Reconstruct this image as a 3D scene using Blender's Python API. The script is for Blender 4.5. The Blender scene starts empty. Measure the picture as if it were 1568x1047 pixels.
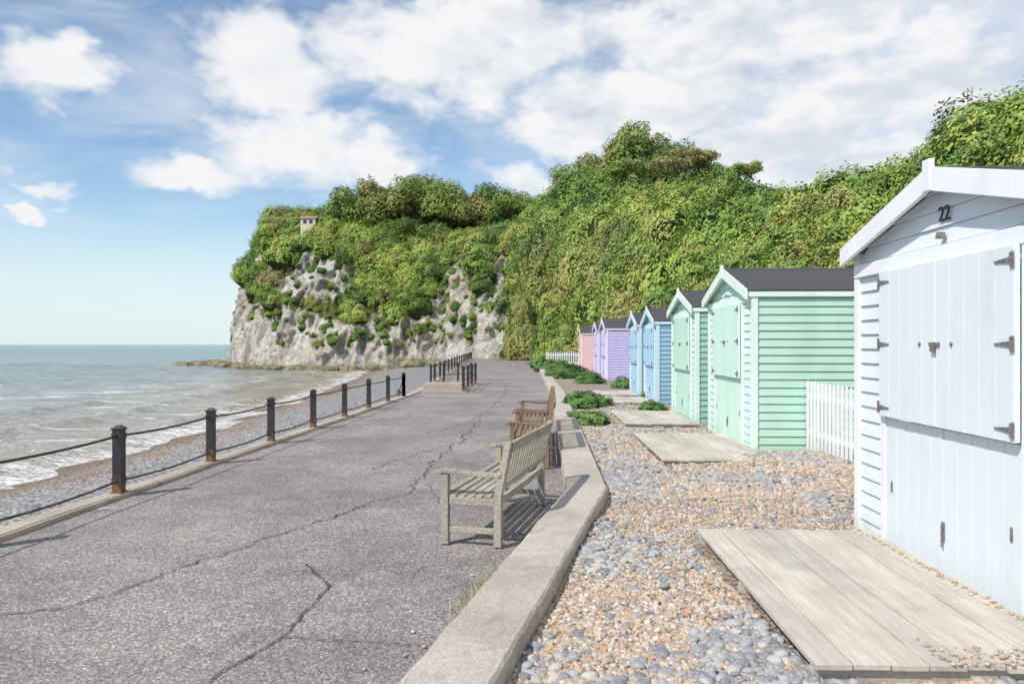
import bpy, bmesh, math, random
import numpy as np
from mathutils import Vector, Matrix, noise as mn
random.seed(7); rng=np.random.default_rng(7)
scene=bpy.context.scene
COL=scene.collection

# ------------------------------------------------------------ helpers
def link(o,parent=None):
    COL.objects.link(o)
    if parent is not None: o.parent=parent
    return o
def mesh_obj(name,verts,faces,mats=(),midx=None,smooth=False,parent=None,do_link=True):
    me=bpy.data.meshes.new(name)
    me.from_pydata([tuple(v) for v in verts],[],[tuple(f) for f in faces])
    for m in mats: me.materials.append(m)
    if midx is not None: me.polygons.foreach_set('material_index',np.array(midx,dtype=np.int32))
    if smooth: me.polygons.foreach_set('use_smooth',np.ones(len(me.polygons),dtype=bool))
    me.update()
    o=bpy.data.objects.new(name,me)
    if do_link: link(o,parent)
    return o
class B:
    """small mesh accumulator"""
    def __init__(s): s.v=[];s.f=[];s.m=[]
    def add(s,vs,fs,m=0):
        n=len(s.v); s.v+= [tuple(v) for v in vs]; s.f+=[tuple(i+n for i in f) for f in fs]; s.m+=[m]*len(fs)
    def box(s,x0,x1,y0,y1,z0,z1,m=0):
        s.hexa((x0,y0,z0),(x1,y0,z0),(x1,y1,z0),(x0,y1,z0),(x0,y0,z1),(x1,y0,z1),(x1,y1,z1),(x0,y1,z1),m)
    def hexa(s,a,b,c,d,e,f,g,h,m=0):
        s.add([a,b,c,d,e,f,g,h],[(0,3,2,1),(4,5,6,7),(0,1,5,4),(1,2,6,5),(2,3,7,6),(3,0,4,7)],m)
    def ext(s,pts,axis,a0,a1,m=0):
        n=len(pts)
        def P(p,a):
            if axis=='x': return (a,p[0],p[1])
            if axis=='y': return (p[0],a,p[1])
            return (p[0],p[1],a)
        vs=[P(p,a0) for p in pts]+[P(p,a1) for p in pts]
        fs=[tuple(range(n))[::-1],tuple(range(n,2*n))]+[(i,(i+1)%n,(i+1)%n+n,i+n) for i in range(n)]
        s.add(vs,fs,m)
    def tube(s,pts,rad,m=0,k=8):
        pts=[Vector(p) for p in pts]
        if not hasattr(rad,'__len__'): rad=[rad]*len(pts)
        vs=[];fs=[]
        for i,p in enumerate(pts):
            d=(pts[min(i+1,len(pts)-1)]-pts[max(i-1,0)]).normalized()
            a=d.cross(Vector((0.12,0.03,1))) if abs(d.z)<.95 else d.cross(Vector((1,0,0)))
            a.normalize(); b=d.cross(a)
            for j in range(k):
                t=2*math.pi*j/k
                vs.append(p+(a*math.cos(t)+b*math.sin(t))*rad[i])
        for i in range(len(pts)-1):
            for j in range(k):
                fs.append((i*k+j,i*k+(j+1)%k,(i+1)*k+(j+1)%k,(i+1)*k+j))
        fs.append(tuple(range(k))[::-1]); fs.append(tuple(range((len(pts)-1)*k,len(pts)*k)))
        s.add(vs,fs,m)
    def obj(s,name,mats,parent=None,bevel=0,smooth=False):
        o=mesh_obj(name,s.v,s.f,mats,s.m,smooth,parent)
        bm=bmesh.new(); bm.from_mesh(o.data); bmesh.ops.recalc_face_normals(bm,faces=bm.faces); bm.to_mesh(o.data); bm.free()
        if bevel:
            b=o.modifiers.new('bevel','BEVEL'); b.width=bevel; b.segments=2; b.limit_method='ANGLE'
        return o
def empty(name,loc,rz=0):
    e=bpy.data.objects.new(name,None); e.location=loc; e.rotation_euler=(0,0,rz); link(e); return e

# ------------------------------------------------------------ node helpers
class NT:
    def __init__(s,nt): s.nt=nt; s.n=nt.nodes; s.l=nt.links
    def new(s,t,**k):
        n=s.n.new(t)
        for a,b in k.items(): setattr(n,a,b)
        return n
    def put(s,sock,v):
        if isinstance(v,bpy.types.NodeSocket): s.l.new(v,sock)
        elif v is not None:
            if hasattr(v,'__len__') and len(v)==3 and sock.type=='RGBA': v=(*v,1)
            sock.default_value=v
    def math(s,op,a,b=None,c=None,clamp=False):
        n=s.new('ShaderNodeMath',operation=op); n.use_clamp=clamp
        s.put(n.inputs[0],a)
        if b is not None: s.put(n.inputs[1],b)
        if c is not None: s.put(n.inputs[2],c)
        return n.outputs[0]
    def mr(s,v,a,b,c=0,d=1,sm=True):
        n=s.new('ShaderNodeMapRange'); n.interpolation_type='SMOOTHSTEP' if sm else 'LINEAR'
        s.put(n.inputs[0],v)
        for i,x in enumerate((a,b,c,d)): s.put(n.inputs[i+1],x)
        return n.outputs[0]
    def mix(s,f,a,b,blend='MIX'):
        n=s.new('ShaderNodeMix',data_type='RGBA',blend_type=blend)
        s.put(n.inputs[0],f); s.put(n.inputs[6],a); s.put(n.inputs[7],b)
        return n.outputs[2]
    def noise(s,vec,scale,detail=4,rough=.55,dist=0,out=0):
        n=s.new('ShaderNodeTexNoise'); s.put(n.inputs['Vector'],vec)
        n.inputs['Scale'].default_value=scale;n.inputs['Detail'].default_value=detail
        n.inputs['Roughness'].default_value=rough;n.inputs['Distortion'].default_value=dist
        return n.outputs[out]
    def vor(s,vec,scale,feature='F1',out='Distance',rand=1):
        n=s.new('ShaderNodeTexVoronoi',feature=feature); s.put(n.inputs['Vector'],vec)
        n.inputs['Scale'].default_value=scale; n.inputs['Randomness'].default_value=rand
        return n.outputs[out]
    def vscale(s,vec,sc):
        n=s.new('ShaderNodeMapping'); s.put(n.inputs[0],vec); n.inputs['Scale'].default_value=sc; return n.outputs[0]
    def pos(s): return s.new('ShaderNodeNewGeometry').outputs['Position']
    def obj(s): return s.new('ShaderNodeTexCoord').outputs['Object']
    def ramp(s,f,stops,interp='LINEAR'):
        n=s.new('ShaderNodeValToRGB'); s.put(n.inputs[0],f); cr=n.color_ramp; cr.interpolation=interp
        while len(cr.elements)<len(stops): cr.elements.new(.5)
        for e,(p,c) in zip(cr.elements,stops): e.position=p; e.color=(*c,1)
        return n.outputs[0]
    def attr(s,name):
        n=s.new('ShaderNodeAttribute'); n.attribute_name=name; return n.outputs['Fac']
    def bump(s,h,strength=.3,dist=.02,normal=None):
        n=s.new('ShaderNodeBump'); s.put(n.inputs['Height'],h); n.inputs['Strength'].default_value=strength; n.inputs['Distance'].default_value=dist
        if normal is not None: s.put(n.inputs['Normal'],normal)
        return n.outputs[0]
def material(name):
    m=bpy.data.materials.new(name); m.use_nodes=True; t=NT(m.node_tree)
    p=m.node_tree.nodes['Principled BSDF']; return m,t,p
def setp(t,p,color=None,rough=None,normal=None,spec=None,metal=None):
    if color is not None: t.put(p.inputs['Base Color'],color)
    if rough is not None: t.put(p.inputs['Roughness'],rough)
    if normal is not None: t.put(p.inputs['Normal'],normal)
    if spec is not None: t.put(p.inputs['Specular IOR Level'],spec)
    if metal is not None: t.put(p.inputs['Metallic'],metal)

# ------------------------------------------------------------ materials
def paint(name,c,dirt=.25):
    m,t,p=material(name); P=t.pos()
    n=t.noise(t.vscale(P,(1,1,.35)),3,4,.6)
    n2=t.noise(P,28,4,.7)
    d=tuple(x*(1-dirt)*.95 for x in c)
    f=t.math('MULTIPLY',t.mr(n,.45,.75),.5)
    col=t.mix(f,c,d)
    z=t.new('ShaderNodeSeparateXYZ'); t.put(z.inputs[0],P)
    low=t.math('MULTIPLY',t.mr(t.math('ADD',z.outputs[2],t.math('MULTIPLY',n2,.25)),.60,.2),.4)
    col=t.mix(low,col,(c[0]*.62,c[1]*.58,c[2]*.5))
    spk=t.mr(n2,.66,.76); col=t.mix(t.math('MULTIPLY',spk,.35),col,(.3,.28,.25))
    setp(t,p,col,t.mr(n2,.3,.7,.45,.65),t.bump(n2,.15,.004),.3)
    return m
def wood(name,c1,c2,axis=1,sc=1.0):
    m,t,p=material(name); P=t.obj()
    s=[22*sc,22*sc,22*sc]; s[axis]=1.4*sc
    g=t.noise(t.vscale(P,tuple(s)),1.6,5,.7,.4)
    big=t.noise(P,2.2,4)
    col=t.mix(t.mr(g,.3,.7),c1,c2)
    col=t.mix(t.math('MULTIPLY',t.mr(big,.4,.7),.4),col,tuple(x*.75 for x in c2))
    isl=t.new('ShaderNodeNewGeometry').outputs['Random Per Island']
    col=t.mix(1,col,t.mix(isl,(.85,.85,.85),(1.1,1.09,1.07)),'MULTIPLY')
    setp(t,p,col,.8,t.bump(g,.5,.006),.2)
    return m
def leafmat(name,cols,zone=False):
    m,t,p=material(name)
    P=t.pos(); info=t.new('ShaderNodeObjectInfo').outputs['Random']
    big=t.noise(P,.10,1,.5); mid=t.noise(P,.35,1,.6)
    isl=t.new('ShaderNodeNewGeometry').outputs['Random Per Island']
    f=t.math('ADD',t.math('ADD',t.math('MULTIPLY',info,.5),t.math('MULTIPLY',big,.9)),t.math('MULTIPLY',mid,.2))
    f=t.mr(f,.42,1.08,sm=False)
    col=t.ramp(f,cols)
    if zone:   # dry trailing ivy on the steep bank at the end of the promenade
        b2=t.noise(t.vscale(P,(1,1,.3)),.16,2,.5)
        s=t.new('ShaderNodeSeparateXYZ'); t.put(s.inputs[0],P)
        zf=t.math('MULTIPLY',t.math('MULTIPLY',t.mr(s.outputs[0],-7,0),t.mr(s.outputs[0],14,7)),t.mr(s.outputs[2],17,10))
        col=t.mix(t.math('MULTIPLY',t.math('MULTIPLY',zf,t.mr(b2,.40,.60)),.6),col,(.29,.26,.09))
    col=t.mix(1,col,t.mix(isl,(.78,.8,.78),(1.22,1.2,1.1)),'MULTIPLY')
    setp(t,p,col,.5,None,.3)
    return m
HILLG=[(0,(.055,.115,.03)),(.22,(.10,.19,.042)),(.48,(.18,.29,.055)),(.68,(.28,.39,.07)),(.86,(.37,.42,.09)),(1,(.30,.27,.10))]
M_leaf=leafmat('hillside_leaves',HILLG,True)
M_tree=leafmat('tree_leaves',[(0,(.06,.12,.03)),(.35,(.12,.20,.045)),(.65,(.21,.28,.06)),(1,(.26,.24,.09))])
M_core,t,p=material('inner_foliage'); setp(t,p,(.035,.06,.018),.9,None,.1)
M_bark,t,p=material('bark'); n=t.noise(t.obj(),6,4); setp(t,p,t.mix(n,(.14,.12,.10),(.28,.24,.19)),.9,t.bump(n,.6,.05))
M_shrub=leafmat('shrub_leaves',[(0,(.06,.13,.035)),(.5,(.11,.21,.055)),(1,(.17,.28,.08))])

# asphalt
M_asph,t,p=material('asphalt'); P=t.pos()
chips=t.vor(P,85,out='Color'); hs=t.new('ShaderNodeSeparateColor'); t.put(hs.inputs[0],chips)
col=t.ramp(hs.outputs[0],[(0,(.13,.12,.12)),(.3,(.20,.185,.183)),(.62,(.265,.245,.24)),(.85,(.34,.31,.30)),(.95,(.46,.41,.38)),(1,(.55,.51,.47))])
nb=t.noise(P,.55,4,.6); nm=t.noise(P,3,4,.65)
col=t.mix(1,col,t.mix(t.mr(nb,.3,.7),(.80,.79,.80),(1.17,1.15,1.13)),'MULTIPLY')
col=t.mix(1,col,t.mix(t.mr(nm,.35,.65),(.90,.90,.91),(1.08,1.07,1.05)),'MULTIPLY')
sp=t.mr(t.noise(P,1.1,3,.5,1.2),.68,.73); col=t.mix(t.math('MULTIPLY',sp,.55),col,(.5,.48,.46))
warp=t.new('ShaderNodeVectorMath',operation='ADD'); t.put(warp.inputs[0],t.vscale(P,(.55,.30,1))); 
w2=t.new('ShaderNodeVectorMath',operation='SCALE'); t.put(w2.inputs[0],t.noise(P,2.2,4,.7,out=1)); w2.inputs['Scale'].default_value=.28
t.l.new(w2.outputs[0],warp.inputs[1])
ce=t.vor(warp.outputs[0],.9,'DISTANCE_TO_EDGE')
cm=t.math('MULTIPLY',t.mr(ce,.0035,.0),t.mr(t.noise(P,.7,1),.50,.58))
col=t.mix(t.math('MULTIPLY',cm,.75),col,(.05,.046,.044))
setp(t,p,col,.88,t.bump(t.math('MULTIPLY',t.vor(P,85),-1),.45,.005),.25)
M_crack,t,p=material('crack_filling'); n=t.noise(t.pos(),40,2); setp(t,p,t.mix(n,(.03,.028,.027),(.12,.11,.105)),.95)

def concrete(name,a,b,c,sc=1):
    m,t,p=material(name); P=t.pos()
    n1=t.noise(P,1.3*sc,4,.65); n2=t.noise(P,60,3,.7)
    col=t.mix(t.mr(n1,.35,.65),a,b); col=t.mix(t.math('MULTIPLY',t.mr(n2,.5,.7),.55),col,c)
    st=t.mr(t.noise(P,5,5,.7),.56,.70); col=t.mix(t.math('MULTIPLY',st,.5),col,tuple(x*.55 for x in b))
    ag=t.vor(P,110,out='Color'); s=t.new('ShaderNodeSeparateColor'); t.put(s.inputs[0],ag)
    col=t.mix(t.math('MULTIPLY',t.mr(s.outputs[0],.75,.95),.35),col,(.25,.2,.16)); col=t.mix(t.math('MULTIPLY',t.mr(s.outputs[1],.8,.97),.4),col,(.7,.66,.6))
    setp(t,p,col,.88,t.bump(n2,.7,.012),.2)
    return m
M_conc=concrete('wall_concrete',(.54,.49,.43),(.40,.355,.30),(.27,.235,.2))
M_kerb=concrete('kerb_concrete',(.50,.43,.355),(.38,.325,.265),(.24,.2,.17))
def shingle(name,stops,sc,wet=False):
    m,t,p=material(name); P=t.pos()
    wv=t.new('ShaderNodeVectorMath',operation='ADD'); t.put(wv.inputs[0],P)
    w2=t.new('ShaderNodeVectorMath',operation='SCALE'); t.put(w2.inputs[0],t.noise(P,sc*.6,1,.5,out=1)); w2.inputs['Scale'].default_value=.5/sc
    t.l.new(w2.outputs[0],wv.inputs[1])
    c=t.vor(wv.outputs[0],sc,out='Color'); d=t.vor(wv.outputs[0],sc)
    s=t.new('ShaderNodeSeparateColor'); t.put(s.inputs[0],c)
    patch=t.noise(P,.8,3,.6)
    f=t.math('ADD',t.math('MULTIPLY',s.outputs[0],.75),t.math('MULTIPLY',patch,.3),clamp=True)
    if wet:
        a=t.attr('down'); f=t.math('ADD',t.math('MULTIPLY',s.outputs[0],.5),t.math('MULTIPLY',t.mr(t.math('ADD',a,t.math('MULTIPLY',t.math('SUBTRACT',patch,.5),.6)),.55,.95),.5),clamp=True)
    col=t.ramp(f,stops,'LINEAR')
    col=t.mix(t.math('MULTIPLY',t.mr(d,.35,.75),.8),col,(.05,.045,.04))
    if wet: col=t.mix(t.math('MULTIPLY',t.mr(a,.88,.98),.5),col,(.13,.09,.06))
    setp(t,p,col,.75,t.bump(t.math('MULTIPLY',d,-1),.9,.4/sc),.3)
    return m
PEB=[(0,(.26,.265,.28)),(.25,(.38,.385,.39)),(.42,(.5,.45,.38)),(.6,(.45,.31,.20)),(.78,(.38,.235,.14)),(.9,(.6,.53,.45)),(1,(.22,.15,.1))]
M_shin=shingle('shingle_ground',PEB,45)
M_shinfar=shingle('shingle_beach',[(0,(.20,.21,.235)),(.2,(.32,.335,.36)),(.4,(.48,.475,.47)),(.55,(.34,.31,.29)),(.75,(.38,.27,.20)),(.9,(.34,.22,.15)),(1,(.27,.19,.13))],11,True)
M_peb,t,p=material('pebble_stone'); info=t.new('ShaderNodeObjectInfo').outputs['Random']; P=t.obj()
col=t.ramp(info,[(0,(.44,.27,.15)),(.2,(.53,.38,.25)),(.36,(.58,.49,.39)),(.5,(.34,.205,.12)),(.58,(.68,.62,.55)),(.74,(.43,.42,.41)),(.88,(.49,.34,.22)),(1,(.25,.26,.275))],'LINEAR')
setp(t,p,t.mix(t.math('MULTIPLY',t.mr(t.noise(P,2,2),.4,.7),.3),col,(.26,.22,.18)),.6,None,.35)
M_pebg,t,p=material('flint_stone'); info=t.new('ShaderNodeObjectInfo').outputs['Random']; P=t.obj()
col=t.ramp(info,[(0,(.17,.178,.195)),(.4,(.26,.27,.29)),(.7,(.37,.375,.385)),(.85,(.50,.45,.38)),(1,(.13,.135,.145))])
setp(t,p,t.mix(t.math('MULTIPLY',t.mr(t.noise(P,2.5,3),.5,.65),.6),col,(.5,.48,.45)),.6,None,.35)

# cliff / hill
M_hill,t,p=material('chalk_cliff_and_turf'); P=t.pos()
ch=t.attr('chalk')
streak=t.noise(t.vscale(P,(1,1,.3)),.6,6,.68); fine=t.noise(P,1.7,6,.75)
chalk=t.mix(t.mr(streak,.43,.63),(.84,.805,.73),(.50,.455,.38))
chalk=t.mix(t.math('MULTIPLY',t.mr(fine,.53,.63),.7),chalk,(.23,.21,.165))
vc=t.vor(t.vscale(P,(1,1,1.6)),.9,'DISTANCE_TO_EDGE'); chalk=t.mix(t.math('MULTIPLY',t.mr(vc,.06,.0),.45),chalk,(.22,.195,.15))
chalk=t.mix(t.math('MULTIPLY',t.mr(t.noise(P,.16,3,.6),.56,.66),.45),chalk,(.60,.43,.28))
moss=t.mr(t.noise(t.vscale(P,(1,1,.35)),.35,4,.65),.53,.62); chalk=t.mix(t.math('MULTIPLY',moss,.55),chalk,(.20,.21,.10))
sx=t.new('ShaderNodeSeparateXYZ'); t.put(sx.inputs[0],P)
chalk=t.mix(t.math('MULTIPLY',t.mr(t.math('ADD',sx.outputs[2],t.math('MULTIPLY',fine,2.0)),.1,-.9),.85),chalk,(.14,.125,.06))
turf=t.mix(t.mr(fine,.35,.65),(.09,.14,.04),(.24,.24,.085))
msk=t.mr(t.math('ADD',ch,t.math('MULTIPLY',t.math('SUBTRACT',fine,.5),1.1)),.38,.54)
setp(t,p,t.mix(msk,turf,chalk),.95,t.bump(fine,1.0,.9),.1)

# sea
M_sea,t,p=material('sea_water'); P=t.pos(); sh=t.attr('shore'); nz=t.noise(P,.12,2,.6)
d=t.math('ADD',sh,t.math('MULTIPLY',t.math('SUBTRACT',nz,.5),14))
col=t.ramp(t.mr(d,0,170,0,1,False),[(0,(.36,.30,.22)),(.06,(.28,.27,.23)),(.16,(.16,.22,.23)),(.45,(.08,.20,.22)),(1,(.015,.17,.19))])
cl=t.noise(t.vscale(P,(.25,1,1)),.05,2); col=t.mix(t.math('MULTIPLY',t.mr(cl,.45,.6),.4),col,(.27,.28,.24))
Pw=t.vscale(P,(.45,1.3,1))
w1=t.noise(Pw,.6,4,.62,.4); w2_=t.noise(Pw,3.6,3,.65)
foamn=t.noise(P,2.6,5,.75); crest=t.noise(t.vscale(P,(.28,1.4,1)),.5,4,.58,.8)
zone=t.mr(sh,48,3,0,1)
f1=t.math('MULTIPLY',t.mr(t.math('ADD',crest,t.math('MULTIPLY',foamn,.35)),.75,.83),zone)
edge=t.mr(t.math('ADD',sh,t.math('MULTIPLY',t.math('SUBTRACT',t.noise(P,.8,3),.5),5)),1.8,.4)
f2=t.math('MULTIPLY',edge,t.mr(foamn,.38,.54))
foam=t.math('MAXIMUM',f1,f2,clamp=True)
col=t.mix(foam,col,(.72,.72,.69))
hh=t.math('ADD',t.math('MULTIPLY',w1,1.0),t.math('MULTIPLY',w2_,.32))
setp(t,p,col,t.math('ADD',.12,t.math('MULTIPLY',foam,.6)),t.bump(hh,1.0,1.1),.5)

M_felt,t,p=material('roof_felt'); n=t.noise(t.pos(),90,2); setp(t,p,t.mix(n,(.035,.036,.042),(.085,.086,.095)),.9,t.bump(n,.4,.004))
M_iron,t,p=material('black_painted_iron'); P=t.pos(); z=t.new('ShaderNodeSeparateXYZ'); t.put(z.inputs[0],P)
n=t.noise(P,14,5,.7); rf=t.mr(t.math('ADD',z.outputs[2],t.math('MULTIPLY',t.math('SUBTRACT',n,.5),.6)),.24,.08)
rf=t.math('MAXIMUM',rf,t.math('MULTIPLY',t.mr(n,.58,.68),.6))
setp(t,p,t.mix(rf,(.028,.03,.034),(.19,.10,.05)),t.math('ADD',.42,t.math('MULTIPLY',rf,.4)),t.bump(n,.4,.006),.4)
M_galv,t,p=material('weathered_metal'); n=t.noise(t.pos(),50,3); setp(t,p,t.mix(t.mr(n,.4,.65),(.24,.24,.24),(.17,.12,.09)),.6,None,.4,.3)
M_dark,t,p=material('black_numerals'); setp(t,p,(.012,.012,.013),.5)
M_white=paint('white_paint',(.80,.81,.82),.1)
M_grey=wood('weathered_teak',(.46,.43,.36),(.28,.255,.21))
M_brown=wood('brown_hardwood',(.31,.215,.145),(.19,.125,.085))
M_deck=wood('deck_boards',(.60,.555,.485),(.46,.415,.355),1,.8)
M_render,t,p=material('rendered_wall'); n=t.noise(t.pos(),2,3); setp(t,p,t.mix(n,(.70,.60,.48),(.56,.48,.38)),.8)
M_brick,t,p=material('brick'); br=t.new('ShaderNodeTexBrick'); t.put(br.inputs[0],t.pos()); br.inputs['Color1'].default_value=(.36,.2,.14,1); br.inputs['Color2'].default_value=(.28,.16,.11,1); br.inputs['Mortar'].default_value=(.4,.35,.3,1); br.inputs['Scale'].default_value=4; setp(t,p,br.outputs[0],.85)
M_rock,t,p=material('shore_rock'); n=t.noise(t.pos(),.8,5,.7); setp(t,p,t.mix(t.mr(n,.4,.6),(.26,.22,.13),(.11,.10,.055)),.8,t.bump(n,.8,.4))
M_glass,t,p=material('window_glass'); setp(t,p,(.05,.06,.07),.1)

# ------------------------------------------------------------ coast curves
shoreY=[-60,-20,5,18,28,38,50,75,99,112,140]; shoreX=[-14.5,-13.5,-12.8,-12.4,-12.3,-13,-13.6,-16,-19,-24,-60]
def shx(Y): return np.interp(Y,shoreY,shoreX)
def kerbX(Y): return -4.905+.06*min(Y,26)+ (0 if Y<26 else -(Y-26)*.022)
# ------------------------------------------------------------ promenade
def wall_l(Y):
    return float(np.interp(Y,[-12,3.2,7.53,12.8,22.5,43,60],[-4.18,-.49,.56,.79,1.2,1.6,1.9]))
ys=list(np.linspace(-12,90,205)); V=[];F=[]
for y in ys:
    l=kerbX(y)+.1; r=wall_l(y)+.15 if y<52 else np.interp(y,[52,62,74,90],[1.9,3.2,3.6,0.5])
    for k in range(9): V.append((l+(r-l)*k/8,y,.006*mn.noise(Vector((k*1.3,y*.5,0)))))
for i in range(len(ys)-1):
    for k in range(8): a=i*9+k; F.append((a,a+1,a+10,a+9))
mesh_obj('promenade',V,F,[M_asph],smooth=True)
cb=B()
def crack(pts,w,amp):
    w*=.72; out=[]
    for (a,b) in zip(pts[:-1],pts[1:]):
        n=max(2,int(math.dist(a,b)/.03))
        for i in range(n):
            q=i/n; out.append((a[0]+(b[0]-a[0])*q,a[1]+(b[1]-a[1])*q))
    out.append(pts[-1]); vs=[];fs=[]
    off=random.random()*90
    for i,(x,y) in enumerate(out):
        a=out[max(i-1,0)];b=out[min(i+1,len(out)-1)]; dx,dy=b[0]-a[0],b[1]-a[1]; L=math.hypot(dx,dy)+1e-9; nx,ny=-dy/L,dx/L
        o=amp*(mn.noise(Vector((x*1.7+off,y*1.7,0)))+.5*mn.noise(Vector((x*6,y*6+off,3)))+.3*mn.noise(Vector((x*20,y*20,off))))
        ww=w*(.3+1.3*abs(mn.noise(Vector((x*5,y*5,off+9))))+.4*random.random())*.5
        vs+=[(x+nx*(o-ww),y+ny*(o-ww),.0105),(x+nx*(o+ww),y+ny*(o+ww),.0105)]
    for i in range(len(out)-1): fs.append((2*i,2*i+1,2*i+3,2*i+2))
    cb.add(vs,fs)
crack([(-4.3,4.2),(-2.9,4.75),(-2.25,6.2),(-1.6,7.6),(-1.2,8.4),(-1.15,10.5),(-.9,13),(-.7,17)],.026,.12)
crack([(-2.9,3.0),(-1.55,3.6),(-1.33,4.3),(-1.28,5.2),(-1.6,5.7)],.024,.07)
crack([(-1.33,4.3),(-.4,4.15)],.010,.05)
crack([(-2.2,2.7),(-1.55,3.6)],.016,.05)
crack([(-1.2,8.4),(-.3,8.9),(.4,9.6)],.012,.06)
crack([(-1.9,10),(-1.5,11.5),(-.95,12.6)],.02,.08)
crack([(-1.0,8.9),(-.85,8.3),(-.8,7.9)],.012,.05)
crack([(-4.2,12),(-2.5,12.6),(-1.0,12.7)],.01,.08)
crack([(-1.6,14),(-1.0,16),(-.6,19),(-.3,24),(-.2,32)],.02,.15)
crack([(-3.9,15),(-2.2,15.7),(.3,16.3)],.012,.1)
crack([(-3.6,21),(-1,21.6),(.8,22)],.015,.1)
cb.obj('asphalt_cracks',[M_crack])
kb=B()
yy=np.arange(-12,90.01,1.0)
for a,b in zip(yy[:-1],yy[1:]):
    xa,xb=kerbX(a),kerbX(b); b2=b-.006; j=random.uniform(-.006,.006)
    kb.hexa((xa-.13,a,-.15),(xa+.13,a,-.15),(xb+.13,b2,-.15),(xb-.13,b2,-.15),(xa-.13,a,.045+j),(xa+.13,a,.045+j),(xb+.13,b2,.045+j),(xb-.13,b2,.045+j))
kb.obj('promenade_kerb',[M_kerb],bevel=.012)
sw=B(); yy=np.arange(-12,91,3.0)
for a,b in zip(yy[:-1],yy[1:]):
    xa,xb=kerbX(a),kerbX(b)
    sw.hexa((xa-.3,a,-3),(xa+.12,a,-3),(xb+.12,b,-3),(xb-.3,b,-3),(xa-.11,a,-.14),(xa+.12,a,-.14),(xb+.12,b,-.14),(xb-.11,b,-.14))
sw.obj('sea_wall',[M_kerb])
# low wall, subdivided so its edges wander like worn concrete
def wallseg(y0,y1):
    V=[];F=[];n=max(3,int((y1-y0)/.07)); w=.41
    for i in range(n+1):
        y=y0+(y1-y0)*i/n; x=wall_l(y); e=lambda k,a=.008: a*mn.noise(Vector((k*7.7,y*5,k)))+a*.6*mn.noise(Vector((k*3.1,y*17,k)))
        c=.014+abs(e(9,.012))
        pr=[(x+e(1),-.2),(x+e(1),.25-c+e(2)),(x+c+e(1),.25+e(3,.005)),(x+w*.5,.254+e(4,.005)),(x+w-c+e(5),.25+e(6,.005)),(x+w+e(5),.25-c+e(7)),(x+w+.01+e(5),-.2)]
        V+=[(p_[0],y,p_[1]) for p_ in pr]
    for i in range(n):
        for k in range(6): a=i*7+k; F.append((a,a+1,a+8,a+7))
    F.append(tuple(range(7))[::-1]); F.append(tuple(range(n*7,n*7+7)))
    return V,F
lw=B(); yy=list(np.arange(-12,7.5,2.4))[:-1]+[5.2,7.53]+list(np.arange(9.6,44,2.4))
for a,b in zip(yy[:-1],yy[1:]): lw.add(*wallseg(a+.004,b-.004))
lw.obj('low_wall',[M_conc])

# ------------------------------------------------------------ shingle ground right
def zs(X,Y):
    w=wall_l(Y)+.41
    z=.14+.035*mn.noise(Vector((X*.9,Y*.9,0)))+.02*mn.noise(Vector((X*2.7,Y*2.7,5)))
    z+=.16*math.exp(-((X-3.9)**2/.8+(Y-9.0)**2/2.2))
    if X>6: z+=(X-6)*.12
    return z
V=[];F=[]; xs_=np.concatenate([np.linspace(0,.5,6)[:-1],np.linspace(.5,12,60)]); ys=np.concatenate([np.linspace(-12,18,150)[:-1],np.linspace(18,78,90)])
for y in ys:
    w=wall_l(y)+.3 if y<52 else wall_l(52)+.3
    for x in xs_: X=w+x; V.append((X,y,zs(X,y)))
nx=len(xs_)
for i in range(len(ys)-1):
    for k in range(nx-1): a=i*nx+k; F.append((a,a+1,a+nx+1,a+nx))
mesh_obj('shingle_ground',V,F,[M_shin],smooth=True)
V=[];F=[];DN=[]; ys=np.linspace(-40,112,200); K=24
for y in ys:
    r=kerbX(max(y,-12))-.05 if y<88 else kerbX(88)+ (y-88)*.3
    s=float(shx(y))
    for k in range(K+1):
        q=k/K*1.6; x=r+(s-r)*q; zt=-1.05 if y<60 else np.interp(y,[60,90,112],[-1.05,-.5,-.3])
        z=zt+(-1.8-zt)*q+.06*mn.noise(Vector((x*.5,y*.3,0)))*(1 if q<.9 else .3)
        V.append((x,y,z)); DN.append(q)
for i in range(len(ys)-1):
    for k in range(K): a=i*(K+1)+k; F.append((a,a+K+1,a+K+2,a+1))
bo=mesh_obj('shingle_beach',V,F,[M_shinfar],smooth=True)
a=bo.data.attributes.new('down','FLOAT','POINT'); a.data.foreach_set('value',np.array(DN,dtype=np.float32))
# ------------------------------------------------------------ sea
gx=np.concatenate([-np.geomspace(90,7000,26)[::-1],np.linspace(-89.6,-6,230),[60,400,2000,7000]])
gy=np.concatenate([[-3000,-900,-300,-100],np.linspace(-40,140,300),np.geomspace(150,8000,24)])
V=np.zeros((len(gy),len(gx),3)); SH=np.zeros((len(gy),len(gx)))
for i,y in enumerate(gy):
    s=float(shx(y))
    for j,x in enumerate(gx):
        d=s-x
        SH[i,j]=max(min(d,400),-5) if y<140 else 60+(y-140)
        z=-1.8
        if -90<x<0 and -40<y<140:
            z+=.10*mn.noise(Vector((x*.12+3,y*.45,0)))+.08*mn.noise(Vector((x*.35,y*1.1,7)))
            if 0<d<12: z+=.15*max(0,math.sin(d*1.1+2*mn.noise(Vector((x*.1,y*.12,2)))))**3
        V[i,j]=(x,y,z)
nx=len(gx); F=[(i*nx+k,i*nx+k+1,(i+1)*nx+k+1,(i+1)*nx+k) for i in range(len(gy)-1) for k in range(nx-1)]
sea=mesh_obj('sea',V.reshape(-1,3),F,[M_sea],smooth=True)
a=sea.data.attributes.new('shore','FLOAT','POINT'); a.data.foreach_set('value',SH.reshape(-1).astype(np.float32))

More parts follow.
